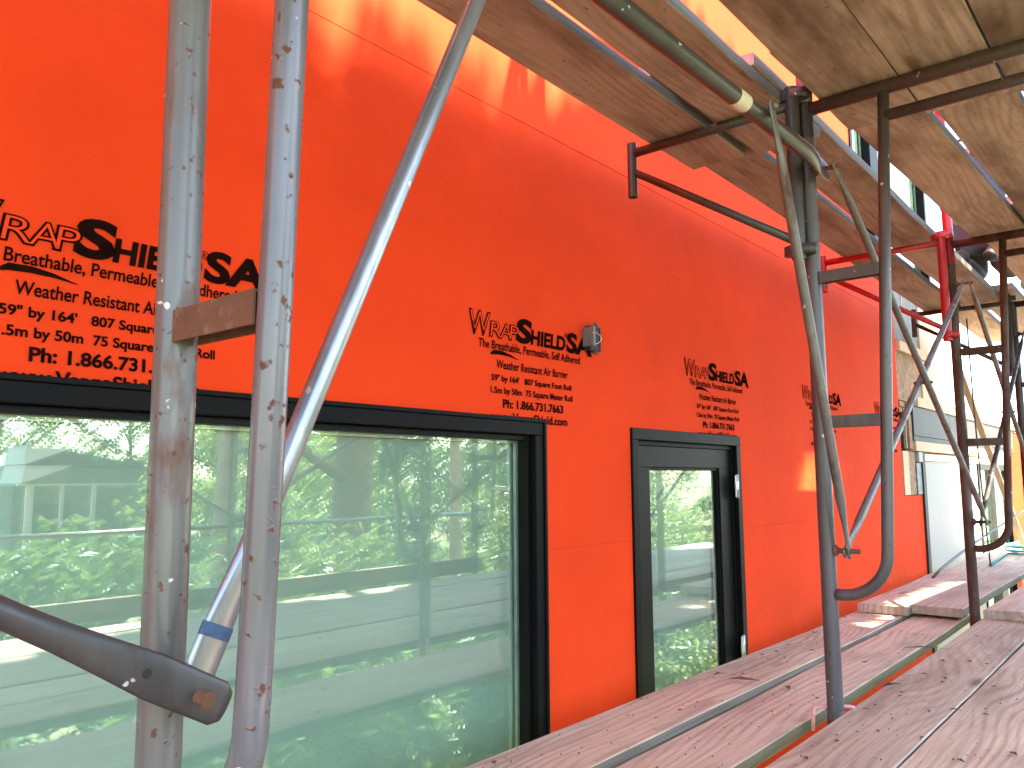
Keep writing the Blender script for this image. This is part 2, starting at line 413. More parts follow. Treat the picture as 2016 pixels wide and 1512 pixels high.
def print_block():
    p = MB()
    for txt, xa, xb, zt in (('W', .000, .092, 1.220), ('R', .092, .146, 1.197), ('A', .140, .196, 1.197), ('P', .186, .234, 1.197)):
        fit(p, txt, xa, xb, 1.149, zt, .035, .10, -.0022)
        fit(p, txt, xa, xb, 1.149, zt, -.014, .10, -.0034, mi=1)
    fit(p, 'S', .228, .296, 1.150, 1.222, .045, .08)
    fit(p, 'HIELD', .300, .490, 1.149, 1.195, .04, .10)
    fit(p, 'SA', .503, .648, 1.148, 1.213, .042, .08)
    fit(p, 'R', .4935, .5015, 1.1985, 1.2075, .01)
    t = MB()
    for k in range(24):
        a0, a1 = 2 * math.pi * k / 24, 2 * math.pi * (k + 1) / 24
        q = [t.bm.verts.new((.4975 + r * math.cos(a), -.0025, 1.203 + r * math.sin(a))) for r, a in ((.0095, a0), (.0095, a1), (.008, a1), (.008, a0))]
        t.bm.faces.new(q)
    p._take(t.bm)
    fit(p, 'The Breathable, Permeable, Self Adhered', .040, .580, 1.110, 1.136, .016, .08)
    fit(p, 'Weather Resistant Air Barrier', .124, .503, 1.051, 1.077, .016, .08)
    fit(p, '59" by 164\'   807 Square Foot Roll', .099, .524, 1.0105, 1.029, .028)
    fit(p, '1.5m by 50m  75 Square Meter Roll', .096, .530, .972, .991, .028)
    fit(p, 'Ph: 1.866.731.7663', .155, .473, .928, .9535, .032)
    fit(p, 'www.VaproShield.com', .10, .496, .886, .912, .028)
    sw = [(.096, 1.094, .004), (.11, 1.1, .007), (.15, 1.101, .0065), (.19, 1.0965, .004), (.234, 1.087, .0004)]
    top = [p.bm.verts.new((x, -.0025, z + h)) for x, z, h in sw]; bot = [p.bm.verts.new((x, -.0025, z - h)) for x, z, h in sw]
    for i in range(len(sw) - 1): p.bm.faces.new((bot[i], bot[i + 1], top[i + 1], top[i]))
    return p
pb = print_block().build('printed_lettering', [M['ink'], M['wrap']], house, (0, 0, 0))
pb.location = Vector((.428, 0, 0)) - wloc(house)
for X0 in (1.796, 3.165, 4.545, 5.90):
    c = pb.copy(); COL.objects.link(c); c.parent = house; c.location = Vector((X0, 0, 0)) - wloc(house)
# the block is wider than the membrane at the corner: its last copy is cut there
last = c; me = pb.data.copy(); last.data = me
t = bmesh.new(); t.from_mesh(me); bmesh.ops.bisect_plane(t, geom=t.verts[:] + t.edges[:] + t.faces[:], plane_co=(.605, 0, 0), plane_no=(1, 0, 0), clear_outer=True); t.to_mesh(me); t.free()

# big window ----------------------------------------------------------
def ring(mb, x0, x1, z0, z1, t, y0, y1, bev=.002):
    mb.box((x0, y0, z1 - t), (x1, y1, z1), bev); mb.box((x0, y0, z0), (x1, y1, z0 + t), bev)
    mb.box((x0, y0 + .0007, z0 + t), (x0 + t, y1 - .0007, z1 - t), bev); mb.box((x1 - t, y0 + .0007, z0 + t), (x1, y1 - .0007, z1 - t), bev)
def glazing(parent, x0, x1, z0, z1, y):
    MB().box((x0, y, z0), (x1, y + .004, z1)).build('glass_pane', M['outer_glass'], parent)
    q = MB(); t = .0  # inner pane, a hair out of parallel as in real insulated glass
    a = [q.bm.verts.new(p) for p in ((x0, y + .020, z0), (x1, y + .023, z0), (x1, y + .0255, z1), (x0, y + .0225, z1))]
    q.bm.faces.new(a); bb = [q.bm.verts.new(v.co + Vector((0, .004, 0))) for v in a]; q.bm.faces.new(bb[::-1])
    for i in range(4): q.bm.faces.new((a[i], bb[i], bb[(i + 1) % 4], a[(i + 1) % 4]))
    q.build('glass_pane', M['inner_glass'], parent)
    s = MB(); ring(s, x0, x1, z0, z1, .012, y + .005, y + .019, .0); s.build('spacer_bar', M['alu'], parent)
wf = MB(); x0, x1, z0, z1 = WIN
ring(wf, x0 + .001, x1 - .001, z0 + .001, z1 - .001, .012, -.012, .10)
ring(wf, x0 + .013, x1 - .013, z0 + .013, z1 - .013, .042, -.006, .10, .003)
window = wf.build('window', M['black'], house)
st = MB(); ring(st, x0 + .056, x1 - .056, z0 + .056, z1 - .056, .016, .020, .10, .002); st.build('glazing_bead', M['black2'], window)
glazing(window, x0 + .070, x1 - .070, z0 + .070, z1 - .070, .052)

# glazed door -----------------------------------------------------------
df = MB(); x0, x1, z0, z1 = DOOR
ring(df, x0 + .001, x1 - .001, z0 + .001, z1 - .001, .045, -.010, .10, .003)
ring(df, x0 + .047, x1 - .047, z0 + .047, z1 - .047, .018, .012, .10, .002)
door = df.build('door', M['black'], house)
dl = MB(); a0, a1, b0, b1 = x0 + .066, x1 - .066, z0 + .066, z1 - .066
for a, b_ in (((a0, b1 - .085), (a1, b1)), ((a0, b0), (a1, b0 + .2))): dl.box((a[0], .020, a[1]), (b_[0], .075, b_[1]), .002)
for a, b_ in ((a0, a0 + .11), (a1 - .11, a1)): dl.box((a, .0207, b0 + .2), (b_, .0743, b1 - .085), .002)
leaf = dl.build('door_leaf', M['black2'], door)
bead = MB(); ring(bead, a0 + .11, a1 - .11, b0 + .2, b1 - .085, .012, .028, .07, .002); bead.build('glazing_bead', M['black'], door)
glazing(door, a0 + .12, a1 - .12, b0 + .21, b1 - .095, .042)
for zc in (.665, -.065):
    h = MB(); h.tube([(3.628, -.012, zc - .055), (3.628, -.012, zc + .055)], .007, 12)
    h.box((3.606, -.0125, zc - .05), (3.628, -.0105, zc + .05), .0005); h.box((3.600, -.020, zc - .018), (3.618, -.010, zc + .018), .002); h.build('hinge', M['alu'], door)
# upper window --------------------------------------------------------
uf = MB(); x0, x1, z0, z1 = UWIN
ring(uf, x0 + .001, x1 - .001, z0 + .001, z1 - .001, .055, -.012, .10, .003)
uf.box((6.13, -.008, z0 + .056), (6.33, .10, z1 - .056), .003)
uw = uf.build('window', M['black'], house)
for a, b_ in ((x0 + .056, 6.13), (6.33, x1 - .056)): glazing(uw, a, b_, z0 + .056, z1 - .056, .045)

# open switch box on the lettering ----------------------------------------
eb = thing('electrical_box', (2.43, 0, 1.16), 'small open steel electrical box with a loose wire beside the lettering', 'electrical box')
q = MB(); x0, x1, z0, z1 = 2.405, 2.47, 1.163, 1.252
q.box((x0, -.03, z0), (x0 + .003, .0, z1)); q.box((x1 - .003, -.03, z0), (x1, .0, z1)); q.box((x0 + .003, -.03, z0), (x1 - .003, 0, z0 + .003)); q.box((x0 + .003, -.03, z1 - .003), (x1 - .003, 0, z1)); q.box((x0 + .003, -.004, z0 + .003), (x1 - .003, -.003, z1 - .003))
q.box((x0 + .022, -.0303, z1 + .0005), (x0 + .045, -.0285, z1 + .014)); q.box((x0 + .022, -.0303, z0 - .014), (x0 + .045, -.0285, z0 - .0005))
q.build('box_body', M['rubber'], eb)
q = MB(); q.box((2.392, -.052, 1.175), (2.404, -.004, 1.245), .001); q.build('cover_plate', M['galv_old'], eb)
q = MB(); q.tube([(2.415 + .034 * math.sin(a), -.034 - .012 * math.sin(a), 1.185 + .022 - .022 * math.cos(a)) for a in [i * math.pi / 10 for i in range(11)]], .0014, 8); q.build('wire', M['alu'], eb)
q = MB().box((2.41, -.028, 1.168), (2.466, -.006, 1.248)); q.build('box_inside', M['rubber'], eb)

# ------------------------------------------------------------------ unfinished wing beyond the orange wall
wing = thing('house_wing', (8.5, 0, -1.95), 'unfinished timber wing past the orange wall, white board and bare sheathing', 'building')
def wb(name, a, b_, m, bev=0.002): return MB().box(a, b_, bev).build(name, M[m], wing)
wb('sheathing_panel', (6.53, .012, 1.745), (6.80, .03, 2.21), 'grey_board'); wb('sheathing_panel', (6.806, .012, 1.745), (7.27, .03, 2.21), 'grey_board')
wb('batten', (6.80, .006, 1.86), (6.812, .031, 2.21), 'pine'); wb('batten', (7.275, .0, 1.68), (7.33, .03, 2.21), 'pine')
wb('ledger', (6.60, -.012, 1.665), (7.50, .03, 1.742), 'pine')
wb('strand_board', (6.53, .010, 1.285), (7.26, .03, 1.66), 'osb')
wb('pine_panel', (7.27, .0, 1.31), (7.62, .03, 1.66), 'pine'); wb('pine_panel', (7.34, .01, 1.75), (7.60, .03, 2.21), 'pine')
k = 0
for z in (1.19, 1.235):
    for x in (6.53, 6.615, 6.70):
        k += 1; wb('wood_block', (x + .004 * (k % 3), -.004 + .006 * (k % 2), z), (x + .078, .03, z + .040), 'osb', .004)
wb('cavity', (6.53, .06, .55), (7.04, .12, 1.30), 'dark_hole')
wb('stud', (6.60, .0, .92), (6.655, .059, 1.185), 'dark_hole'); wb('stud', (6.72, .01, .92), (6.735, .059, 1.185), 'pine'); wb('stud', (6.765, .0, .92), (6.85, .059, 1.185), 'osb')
wb('header_beam', (6.87, -.01, 1.025), (11.4, .10, 1.255), 'membrane_grey', .004)
wb('sill_strip', (6.87, -.006, .985), (11.4, .10, 1.023), 'rubber')
wb('top_plate', (6.98, -.025, 1.258), (12.0, .12, 1.335), 'pine'); wb('lower_plate', (6.87, -.02, .905), (11.0, .10, .983), 'pine')
wb('flashing', (7.14, -.015, .835), (11.0, .05, .885), 'alu')
wb('trim_stud', (6.545, -.002, .57), (6.70, .058, .90), 'pine'); wb('trim_stud', (6.705, .004, .57), (6.90, .058, .90), 'osb')
wb('blue_strip', (6.905, -.004, .57), (7.045, .05, .815), 'bluish'); wb('white_block', (6.93, -.02, .82), (7.045, .03, .90), 'white_board', .01)
wb('black_jamb', (7.052, -.014, -1.9), (7.135, .06, .90), 'rubber')
wb('white_panel', (7.14, .0, -1.9), (9.20, .03, .83), 'white_board')
jm = MB(); ring(jm, 9.22, 11.0, -1.9, .83, .06, -.01, .08, .003); wwin = jm.build('window', M['black2'], wing)
wb('grey_mullion', (10.0, -.015, -1.84), (10.35, .06, .77), 'grey_board')
glazing(wwin, 9.28, 9.998, -1.84, .77, .03); glazing(wwin, 10.352, 10.94, -1.84, .77, .03)
wb('orange_membrane', (11.05, .0, -1.9), (14.5, .05, 1.24), 'wrap')
wb('white_sheathing', (7.6, 1.3, -1.9), (16, 1.45, 4.6), 'white_wall')
wb('floor_deck', (6.9, .13, 1.18), (15, 1.29, 1.23), 'pine')
for i, x in enumerate((9.4, 11.3, 13.2)): wb('stud', (x, 1.16, 1.235), (x + .05, 1.29, 4.4), 'pine')
wb('yellow_level', (8.2, .30, 1.34), (9.3, .36, 1.40), 'pine')

# ------------------------------------------------------------------ scaffold frames
YI, YO = -.80, -2.32
def arc_leg(x, y0, sgn, ztop, zc=.36, rad=.13):
    """inner ladder leg: straight down, then a quarter bend back into the main leg"""
    pts = []; yt = y0 + sgn * .235; yb = y0 + sgn * .170
    for z in (ztop, 1.2, .80, zc + rad + .02): pts.append((x, yt + (yb - yt) * (ztop - z) / (ztop - zc - rad), z))
    for i in range(1, 9):
        a = i / 8 * math.pi / 2
        pts.append((x, yb - sgn * rad * (1 - math.cos(a)), zc + rad - rad * math.sin(a)))
    pts.append((x, y0 + sgn * .018, zc)); return pts
def frame(x, label, mats, base=0.0, detail=True, rung_m=None, ztop=1.86):
    mL, mI, mB = mats; rung_m = rung_m or mB
    o = thing('scaffold', (x, (YI + YO) / 2, base), label, 'scaffold frame', 'upright frames of the scaffold')
    for y0, sgn in ((YI, -1), (YO, 1)):
        lg = MB(); lg.pipe((x, y0, base - .14), (x, y0, base + ztop + .02), .0232)
        lg.tube([(x, y0, base - .30), (x, y0, base + .02)], .0185)                        # spigot into the frame below
        L = lg.build('leg', M[mL], o)
        p = MB(); p.tube(arc_leg(x, y0, sgn, ztop) if base == 0 else [(a, b_, c + base) for a, b_, c in arc_leg(x, y0, sgn, ztop)], .0168, 16); p.build('inner_leg', M[mI], o)
        for z in (.868, 1.312):
            r = MB(); yt = y0 + sgn * .022; f = (1.86 - z) / 1.37; ye = y0 + sgn * (.235 - .065 * f - .012)
            ya, yb = min(yt, ye), max(yt, ye); z = z + base
            r.box((x - .0165, ya, z - .017), (x - .0135, yb, z + .015)); r.box((x + .0135, ya, z - .017), (x + .0165, yb, z + .015)); r.box((x - .0165, ya, z + .015), (x + .0165, yb, z + .018))
            r.build('rung', M[rung_m], o)
        for z in (.487, 1.655):
            b_ = MB(); s2 = sgn; b_.tube([(x, y0 + sgn * .018, z + base), (x, y0 + sgn * .095, z + base)], .0075, 10)
            b_.ball((x, y0 + sgn * .024, z + base), .017, (1, .6, 1)); b_.build('brace_pin', M['rung_rust' if mL != 'steel_e' else 'steel_e'], L)
        cp = MB(); cp.tube([(x, y0, base - .02), (x, y0, base + .03)], .0245); cp.build('collar', M[mL], L)
    tb = MB(); tb.tube([(x, YI - .02, base + ztop), (x, YO + .02, base + ztop)], .0212); tb.build('top_bar', M[mB], o)
    lb = MB(); lb.tube([(x, YI - .235, base + ztop - .088), (x, YO + .235, base + ztop - .088)], .0172); lb.build('lower_bar', M[mB], o)
    return o
fA = frame(.45, 'grey green spotted frame with rusted rung nearest the camera', ('steel_a', 'steel_b', 'rung_rust'))
fC = frame(2.50, 'dull grey frame standing between the planks beyond the black door', ('steel_c', 'steel_c', 'steel_c'))
fD = frame(4.48, 'brown rusty frame carrying the red bracket', ('steel_d', 'steel_d', 'steel_d'))
fE = frame(6.35, 'dark blackish frame just past the red bracket, farthest one at the right edge', ('steel_e', 'steel_e', 'steel_e'))
frame(2.50, 'upper frame standing above the overhead planks on the dull grey frame', ('steel_b', 'steel_b', 'steel_c'), 1.90)
frame(4.48, 'upper red and brown frame standing above the red bracket', ('red', 'steel_d', 'steel_d'), 1.90)
# pink locking clip through the joint of the near grey frame
lc = thing('locking_clip', (2.5, -.8, .0), 'faded pink locking clip through the foot of the grey frame', 'clip')
q = MB(); q.tube([(2.462, -.745, -.03), (2.466, -.748, .028), (2.472, -.752, .036), (2.490, -.776, .037), (2.51, -.80, .037), (2.528, -.826, .037), (2.540, -.838, .034), (2.552, -.836, .026), (2.556, -.826, .012)], .0058, 10); q.build('clip_wire', M['pink'], lc)
# ------------------------------------------------------------------ braces
def flat_tube(p, q, r, mat, name, parent, side=(0, 1, 0), ext=.022, fl=.07, wide=1.22):
    """a brace tube: round body, hammered flat and drilled near each end"""
    p = Vector(p); q = Vector(q); d = (q - p).normalized()
    a = p - d * ext; b_ = q + d * ext
    seq = [(a, .7 * wide), (a + d * .010, wide), (p + d * fl * .5, wide), (p + d * fl, .5 + .5 * wide), (p + d * (fl + .045), .85 + .15 * wide), (p + d * (fl + .09), 1.0)]
    pts = [s[0] for s in seq]; rad = []
    for i, (pp, wd) in enumerate(seq):
        th = [.0045, .0045, .0045, .0055, r * .75, r][i]; rad.append((th, r * wd))
    seq2 = [(b_ - (x - a).dot(d) * d) for x in pts][::-1]
    t = MB(); t.tube(pts + seq2, r, 18, True, rad + rad[::-1], side)
    return t.build(name, mat if not isinstance(mat, str) else M[mat], parent)
def cross_brace(x0, x1, y, label, m1, m2, z0=.487, z1=1.655, sgn=-1):
    o = thing('cross_brace', ((x0 + x1) / 2, y, (z0 + z1) / 2), label, 'brace', 'crossed brace tubes between the frames')
    flat_tube((x0, y, z0), (x1, y, z1), .0128, m1, 'brace_tube', o); flat_tube((x0, y + sgn * .029, z1), (x1, y + sgn * .029, z0), .0128, m2, 'brace_tube', o)
    c = (Vector((x0, y, z0)) + Vector((x1, y, z1))) / 2
    MB().tube([c + Vector((0, .02, 0)), c + Vector((0, sgn * .05, 0))], .006, 10).build('rivet', M['steel_dark'], o)
    return o
cross_brace(2.505, 4.475, -.852, 'worn grey brace tubes crossing in front of the orange wall corner', 'galv_old', 'galv_old')
cross_brace(4.485, 6.345, -.852, 'dark brace tubes crossing in the bay beyond the red bracket', 'steel_e', 'galv_old')
# single dark brace at the near bolt
nb = thing('cross_brace', (-.4, -.862, 1.0), 'single dark steel brace bolted to the nearest post, lower left', 'brace', 'crossed brace tubes between the frames')
flat_tube((.452, -.872, .487), (-1.62, -.872, 1.655), .0130, 'steel_dark', 'brace_tube', nb, (0, 1, 0), .034, .11, 1.72)
q = MB(); q.tube([(.452, -.872, .487), (.452, -.886, .487)], .0062, 10); q.box((.4465, -.893, .477), (.4565, -.885, .494), .002); q.build('toggle_pin', M['rung_rust'], nb)
q = MB(); q.tube([(.395, -.8755, .519), (.395, -.8772, .519)], .0048, 14); q.build('pin_hole', M['rubber'], nb)
# outer side, seen mirrored in the glass
cross_brace(.455, 2.495, -2.268, 'pale brace tubes crossing on the open side of the deck, mirrored in the big window', 'galv', 'galv', sgn=1)
cross_brace(2.505, 4.475, -2.268, 'pale brace tubes crossing on the open side beyond the grey frame, mirrored in the door', 'galv', 'galv', sgn=1)
# tube rail with two steep struts, bolted between the two near frames
sb = thing('side_brace', (1.5, -.87, .5), 'dark round rail with two steep silver struts between the nearest two frames', 'brace')
q = MB(); q.tube([(.45, -.882, 1.585), (.52, -.882, 1.587), (.60, -.882, 1.589), (2.28, -.872, 1.636), (2.36, -.866, 1.640), (2.44, -.857, 1.646), (2.535, -.850, 1.652)], .0225, 22,
       True, [(.005, .03), (.008, .031), (.0225, .0225), (.0225, .0225), (.019, .026), (.006, .032), (.005, .026)], (0, 1, 0)); rail = q.build('rail', M['rail'], sb)
q = MB(); a = Vector((1.790, -.87492, 1.6223)); d = Vector((1.68, .010, .047)).normalized()
q.tube([a, a + d * .062], .0229, 22, caps=False); q.build('sticker', M['sticker'], rail)
q = MB(); q.tube([(1.945, -.92, 1.640), (1.945, -.845, 1.640)], .006, 10); q.ball((1.945, -.915, 1.640), .010); q.build('bolt', M['galv_old'], rail)
s1 = flat_tube((.450, -.866, .498), (.930, -.905, 1.615), .0135, 'galv', 'strut', sb, (0, 1, 0), .02, .085, 1.38)
flat_tube((2.505, -.862, .487), (1.945, -.908, 1.640), .0135, 'galv_old', 'strut', sb, (0, 1, 0), .02, .08, 1.3)
dv = (Vector((.930, -.905, 1.628)) - Vector((.450, -.866, .498))).normalized(); a = Vector((.450, -.866, .498))
q = MB(); q.tube([a + dv * .046, a + dv * .052, a + dv * .060], .0138, 20, False, [(.0053, .0191)] * 3, (0, 1, 0)); q.build('blue_mark', M['blue_mark'], s1)

# ------------------------------------------------------------------ side brackets
def bracket(x, label, m, yv=-.775):
    o = thing('side_bracket', (x, -.5, 1.4), label, 'bracket', 'brackets carrying the overhead wall planks')
    q = MB(); q.pipe((x, yv, 1.37), (x, yv, 1.925), .0215); q.build('upright', M[m], o)
    q = MB(); q.tube([(x, yv, 1.868), (x, -.205, 1.868)], .0165, 16); q.build('arm', M[m], o)
    q = MB(); q.tube([(x, yv, 1.425), (x, -.205, 1.792)], .0135, 16); q.build('diagonal', M[m], o)
    q = MB(); q.pipe((x, -.190, 1.705), (x, -.190, 1.905), .0172); q.build('end_stub', M[m], o)
    for z in (1.90, 1.40):
        q = MB(); q.tube([(x + .005, -.778, z - .015), (x + .005, -.778, z + .015)], .045, 20, True, [(.026, .05)] * 2, (1, 0, 0)); q.build('hook', M[m], o)
    return o
bracket(2.455, 'grey brown bracket with an open tube stub in front of the orange wall', 'steel_dark')
rb = bracket(4.44, 'bright red bracket with a wired stub, right of the middle', 'red')
q = MB()
for z in (1.735, 1.742, 1.750): q.tube([(4.44 + .0185 * math.cos(a), -.190 + .0185 * math.sin(a), z + .003 * math.sin(a)) for a in [i * math.pi / 8 for i in range(17)]], .0022, 6)
q.build('wire_wrap', M['galv'], rb)
bracket(6.31, 'black bracket behind the red one, at the far end of the overhead planks', 'steel_e')

# ------------------------------------------------------------------ planks
def plank(p, q, width, thick, label, m, group, seed, warp=.004, roll=0.0, name='scaffold_plank'):
    """p, q: middle of the plank's underside at each end"""
    p = Vector(p); q = Vector(q); d = q - p; L = d.length; d.normalize()
    y = Vector((0, 0, 1)).cross(d).normalized(); z = d.cross(y)
    if roll: y, z = y * math.cos(roll) + z * math.sin(roll), z * math.cos(roll) - y * math.sin(roll)
    rnd = random.Random(seed); n = max(8, int(L / .12)); h = width / 2; c = .0032
    ph = [rnd.uniform(0, 6.3) for _ in range(6)]; bm = bmesh.new(); rings = []
    for i in range(n + 1):
        x = L * i / n
        wob = lambda k, a, f: a * math.sin(x * f + ph[k]) + a * .5 * math.sin(x * f * 2.7 + ph[(k + 1) % 6])
        wl, wr = wob(0, .0016, 2.1), wob(1, .0016, 1.7); wz = wob(2, warp, 1.1); cup = .0022 * math.sin(x * .8 + ph[3])
        jl, jr = rnd.uniform(-.0009, .0009), rnd.uniform(-.0009, .0009)
        prof = []
        for yy, zz, e in ((-h, c, 1), (-h + c, 0, 0), (-h * .33, 0, 0), (h * .33, 0, 0), (h - c, 0, 0), (h, c, 1), (h, thick - c, 1), (h - c, thick, 0), (h * .33, thick, 0), (-h * .33, thick, 0), (-h + c, thick, 0), (-h, thick - c, 1)):
            yy2 = yy + (wl + jl if yy < 0 else wr + jr) * (1 if e else .6)
            zz2 = zz + wz + cup * (abs(yy) / h * 2 - 1) + (rnd.uniform(-.0007, .0007) if not e else 0)
            prof.append(bm.verts.new((x + (rnd.uniform(-.002, .002) if i in (0, n) else 0), yy2, zz2)))
        rings.append(prof)
    k = 12
    for i in range(n):
        for j in range(k): bm.faces.new((rings[i][j], rings[i + 1][j], rings[i + 1][(j + 1) % k], rings[i][(j + 1) % k]))
    bm.faces.new(rings[0]); bm.faces.new(rings[-1][::-1])
    bmesh.ops.recalc_face_normals(bm, faces=bm.faces[:])
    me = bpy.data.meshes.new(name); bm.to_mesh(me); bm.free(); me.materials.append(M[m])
    o = bpy.data.objects.new(name, me); COL.objects.link(o)
    o.matrix_world = Matrix(((d.x, y.x, z.x, p.x), (d.y, y.y, z.y, p.y), (d.z, y.z, z.z, p.z), (0, 0, 0, 1)))
    return tag(o, label, 'plank', group)
T = .038
GL, GU = 'planks of the lower deck', 'planks of the overhead decks'
plank((-1.4, -.375, -.022), (4.78, -.352, -.030), .236, T, 'lower deck plank closest to the orange wall, grain swirls', 'deck', GL, 1, .003)
plank((-1.3, -.612, -.050), (4.80, -.600, -.042), .228, T, 'second lower deck plank, on the wall side of the grey frame foot', 'deck', GL, 2, .003)
lx = -.832
near_lab = ['wide lower deck plank touching the outer side of the grey frame foot', 'bold grained lower deck plank at the bottom right corner of the picture',
            'third walkway plank out from the frame feet, mirrored in the glass', 'fourth walkway plank out from the frame feet, mirrored in the glass', 'fifth walkway plank out from the frame feet, mirrored in the glass',
            'outermost walkway plank along the open side, mirrored in the glass']
for i, lab in enumerate(near_lab):
    yc = -.832 - .118 - i * .2405
    plank((-1.5 + .1 * (i % 2), yc, -.008 - .003 * (i % 2)), (4.75, yc + .004, -.008 - .003 * (i % 2)), .237, T, lab, 'deck' if i < 2 else 'deck2', GL, 11 + i, .002)
# next bay, lapped on top
plank((4.50, -.375, .012), (6.60, -.330, .006), .245, .042, 'lapped plank with a sunlit corner beside the orange wall', 'deck2', GL, 21, .003)
plank((4.585, -.606, .012), (7.4, -.590, .006), .245, .042, 'lapped plank with a fresh cut end left of the rusty frame foot', 'deck2', GL, 22, .003)
for i, lab in enumerate(('lapped plank just outside the rusty frame foot', 'lapped plank second out from the rusty frame foot at right edge', 'lapped walkway plank third out beyond the rusty frame', 'lapped walkway plank fourth out beyond the rusty frame', 'lapped walkway plank on the open side beyond the rusty frame')):
    yc = -.832 - .122 - i * .245
    plank((4.50 + .03 * (i % 3), yc, .032), (7.6, yc - .01, .026), .24, .042, lab, 'deck2', GL, 31 + i, .002)
plank((6.3, -.29, -.025), (11.5, -.25, -.03), .30, T, 'far lower deck board in front of the white panel', 'deck2', GL, 41, .002)
plank((7.1, -.60, -.020), (11.8, -.56, -.03), .30, T, 'far lower deck board under the teal hose', 'deck', GL, 42, .002)
plank((7.3, -.91, -.020), (11.8, -.88, -.03), .30, T, 'farthest lower deck board at the right edge', 'deck', GL, 43, .002)
# toe board and guard rail on the open side
plank((-1.4, -2.36, .035), (4.6, -2.36, .035), .030, .105, 'narrow toe board standing on edge along the open side, mirrored in the glass', 'deck2', GL, 51, .001, 0, 'toe_board')
gr = thing('guard_rail', (1.5, -2.36, .45), 'thin pale guard rail along the open side, mirrored in the glass', 'rail')
q = MB(); q.tube([(.40, -2.365, .455), (4.6, -2.365, .46)], .0125, 12); q.build('rail_tube', M['galv'], gr)

# overhead: two bracket planks per bay, then the main deck
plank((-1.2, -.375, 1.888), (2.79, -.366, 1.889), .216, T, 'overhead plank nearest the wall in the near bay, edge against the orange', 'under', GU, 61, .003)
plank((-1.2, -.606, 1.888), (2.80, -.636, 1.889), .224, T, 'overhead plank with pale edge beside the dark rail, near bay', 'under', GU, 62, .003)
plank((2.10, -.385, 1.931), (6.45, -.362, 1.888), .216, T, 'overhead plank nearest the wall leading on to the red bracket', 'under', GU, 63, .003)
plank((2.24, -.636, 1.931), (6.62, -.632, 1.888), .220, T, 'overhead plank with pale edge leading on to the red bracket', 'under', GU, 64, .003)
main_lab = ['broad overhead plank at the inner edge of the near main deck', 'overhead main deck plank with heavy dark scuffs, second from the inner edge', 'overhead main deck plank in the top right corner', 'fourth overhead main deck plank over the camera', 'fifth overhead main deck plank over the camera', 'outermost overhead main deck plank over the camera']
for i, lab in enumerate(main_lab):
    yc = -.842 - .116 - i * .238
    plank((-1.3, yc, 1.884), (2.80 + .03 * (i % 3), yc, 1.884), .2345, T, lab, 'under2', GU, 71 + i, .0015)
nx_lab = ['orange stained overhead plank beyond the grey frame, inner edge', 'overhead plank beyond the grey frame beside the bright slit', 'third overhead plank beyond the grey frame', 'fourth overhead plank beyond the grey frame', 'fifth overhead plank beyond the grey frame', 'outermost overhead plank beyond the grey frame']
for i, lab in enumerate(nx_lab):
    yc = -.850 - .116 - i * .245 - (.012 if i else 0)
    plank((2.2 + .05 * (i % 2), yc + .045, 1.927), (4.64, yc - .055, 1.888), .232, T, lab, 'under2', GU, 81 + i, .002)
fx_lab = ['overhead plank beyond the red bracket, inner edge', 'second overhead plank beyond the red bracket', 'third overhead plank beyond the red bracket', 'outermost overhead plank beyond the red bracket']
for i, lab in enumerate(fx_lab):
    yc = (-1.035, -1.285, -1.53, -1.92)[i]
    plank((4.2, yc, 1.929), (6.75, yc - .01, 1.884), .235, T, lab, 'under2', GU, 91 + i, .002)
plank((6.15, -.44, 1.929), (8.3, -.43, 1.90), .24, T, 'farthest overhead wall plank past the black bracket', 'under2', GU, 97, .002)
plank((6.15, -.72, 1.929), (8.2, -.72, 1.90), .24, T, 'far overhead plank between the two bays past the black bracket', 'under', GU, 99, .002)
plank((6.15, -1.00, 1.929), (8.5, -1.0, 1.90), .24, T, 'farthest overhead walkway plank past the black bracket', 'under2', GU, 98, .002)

# ------------------------------------------------------------------ small things on the deck
tp = MB(); tp.bar((7.05, -.32, 1.52), (8.95, -.40, .02), .045, .030); tag(tp.build('timber_prop', M['pine']), 'pale new timber leaning past the dark post at the far end', 'timber')
hz = thing('hose', (8.5, -.45, .02), 'thin teal hose hanging down and coiled on the far boards', 'hose')
q = MB(); pts = [(7.02, -.40, 1.92)]
for i in range(1, 13):
    u = i / 12; pts.append((7.02 + .22 * u * u, -.40, 1.92 - 1.89 * u))
q.tube(pts, .0055, 8); q.build('hanging_run', M['cable'], hz)
q = MB(); pts = [(7.24, -.40, .03)]
for i in range(40):
    a = i * .42; pts.append((8.9 + .38 * math.cos(a + 2.6) * (1.4 if i < 20 else 1), -.42 + .16 * math.sin(a + 2.6), .03 + .0016 * i))
q.tube(pts, .011, 8); q.build('coil', M['hose'], hz)
q = MB(); pts = []
for i in range(21):
    u = i / 20; pts.append((5.9 + 3.6 * u, -.30 - .16 * u, .055 + .40 * (u ** .8)))
q.tube(pts, .0085, 8); tag(q.build('cable', M['cable']), 'dark cable rising across the white panel behind the rusty frame', 'cable')
def chip(mb, x, y, z, l, wd, a, h=.003):
    ca, sa = math.cos(a), math.sin(a)
    v = [(-l / 2, 0, .2), (-l * .1, wd / 2, 1), (l / 2, wd * .15, .3), (l * .05, -wd / 2, .8)]
    top = [mb.bm.verts.new((x + px * ca - py * sa, y + px * sa + py * ca, z + h * k)) for px, py, k in v]
    bot = [mb.bm.verts.new(q_.co - Vector((0, 0, .0012))) for q_ in top]
    mb.bm.faces.new(top); mb.bm.faces.new(bot[::-1])
    for i in range(4): mb.bm.faces.new((top[i], bot[i], bot[(i + 1) % 4], top[(i + 1) % 4]))
def deckz(y): return .0175 if y > -.49 else (-.0085 if y > -.73 else .031)
q = MB(); rnd = random.Random(5)
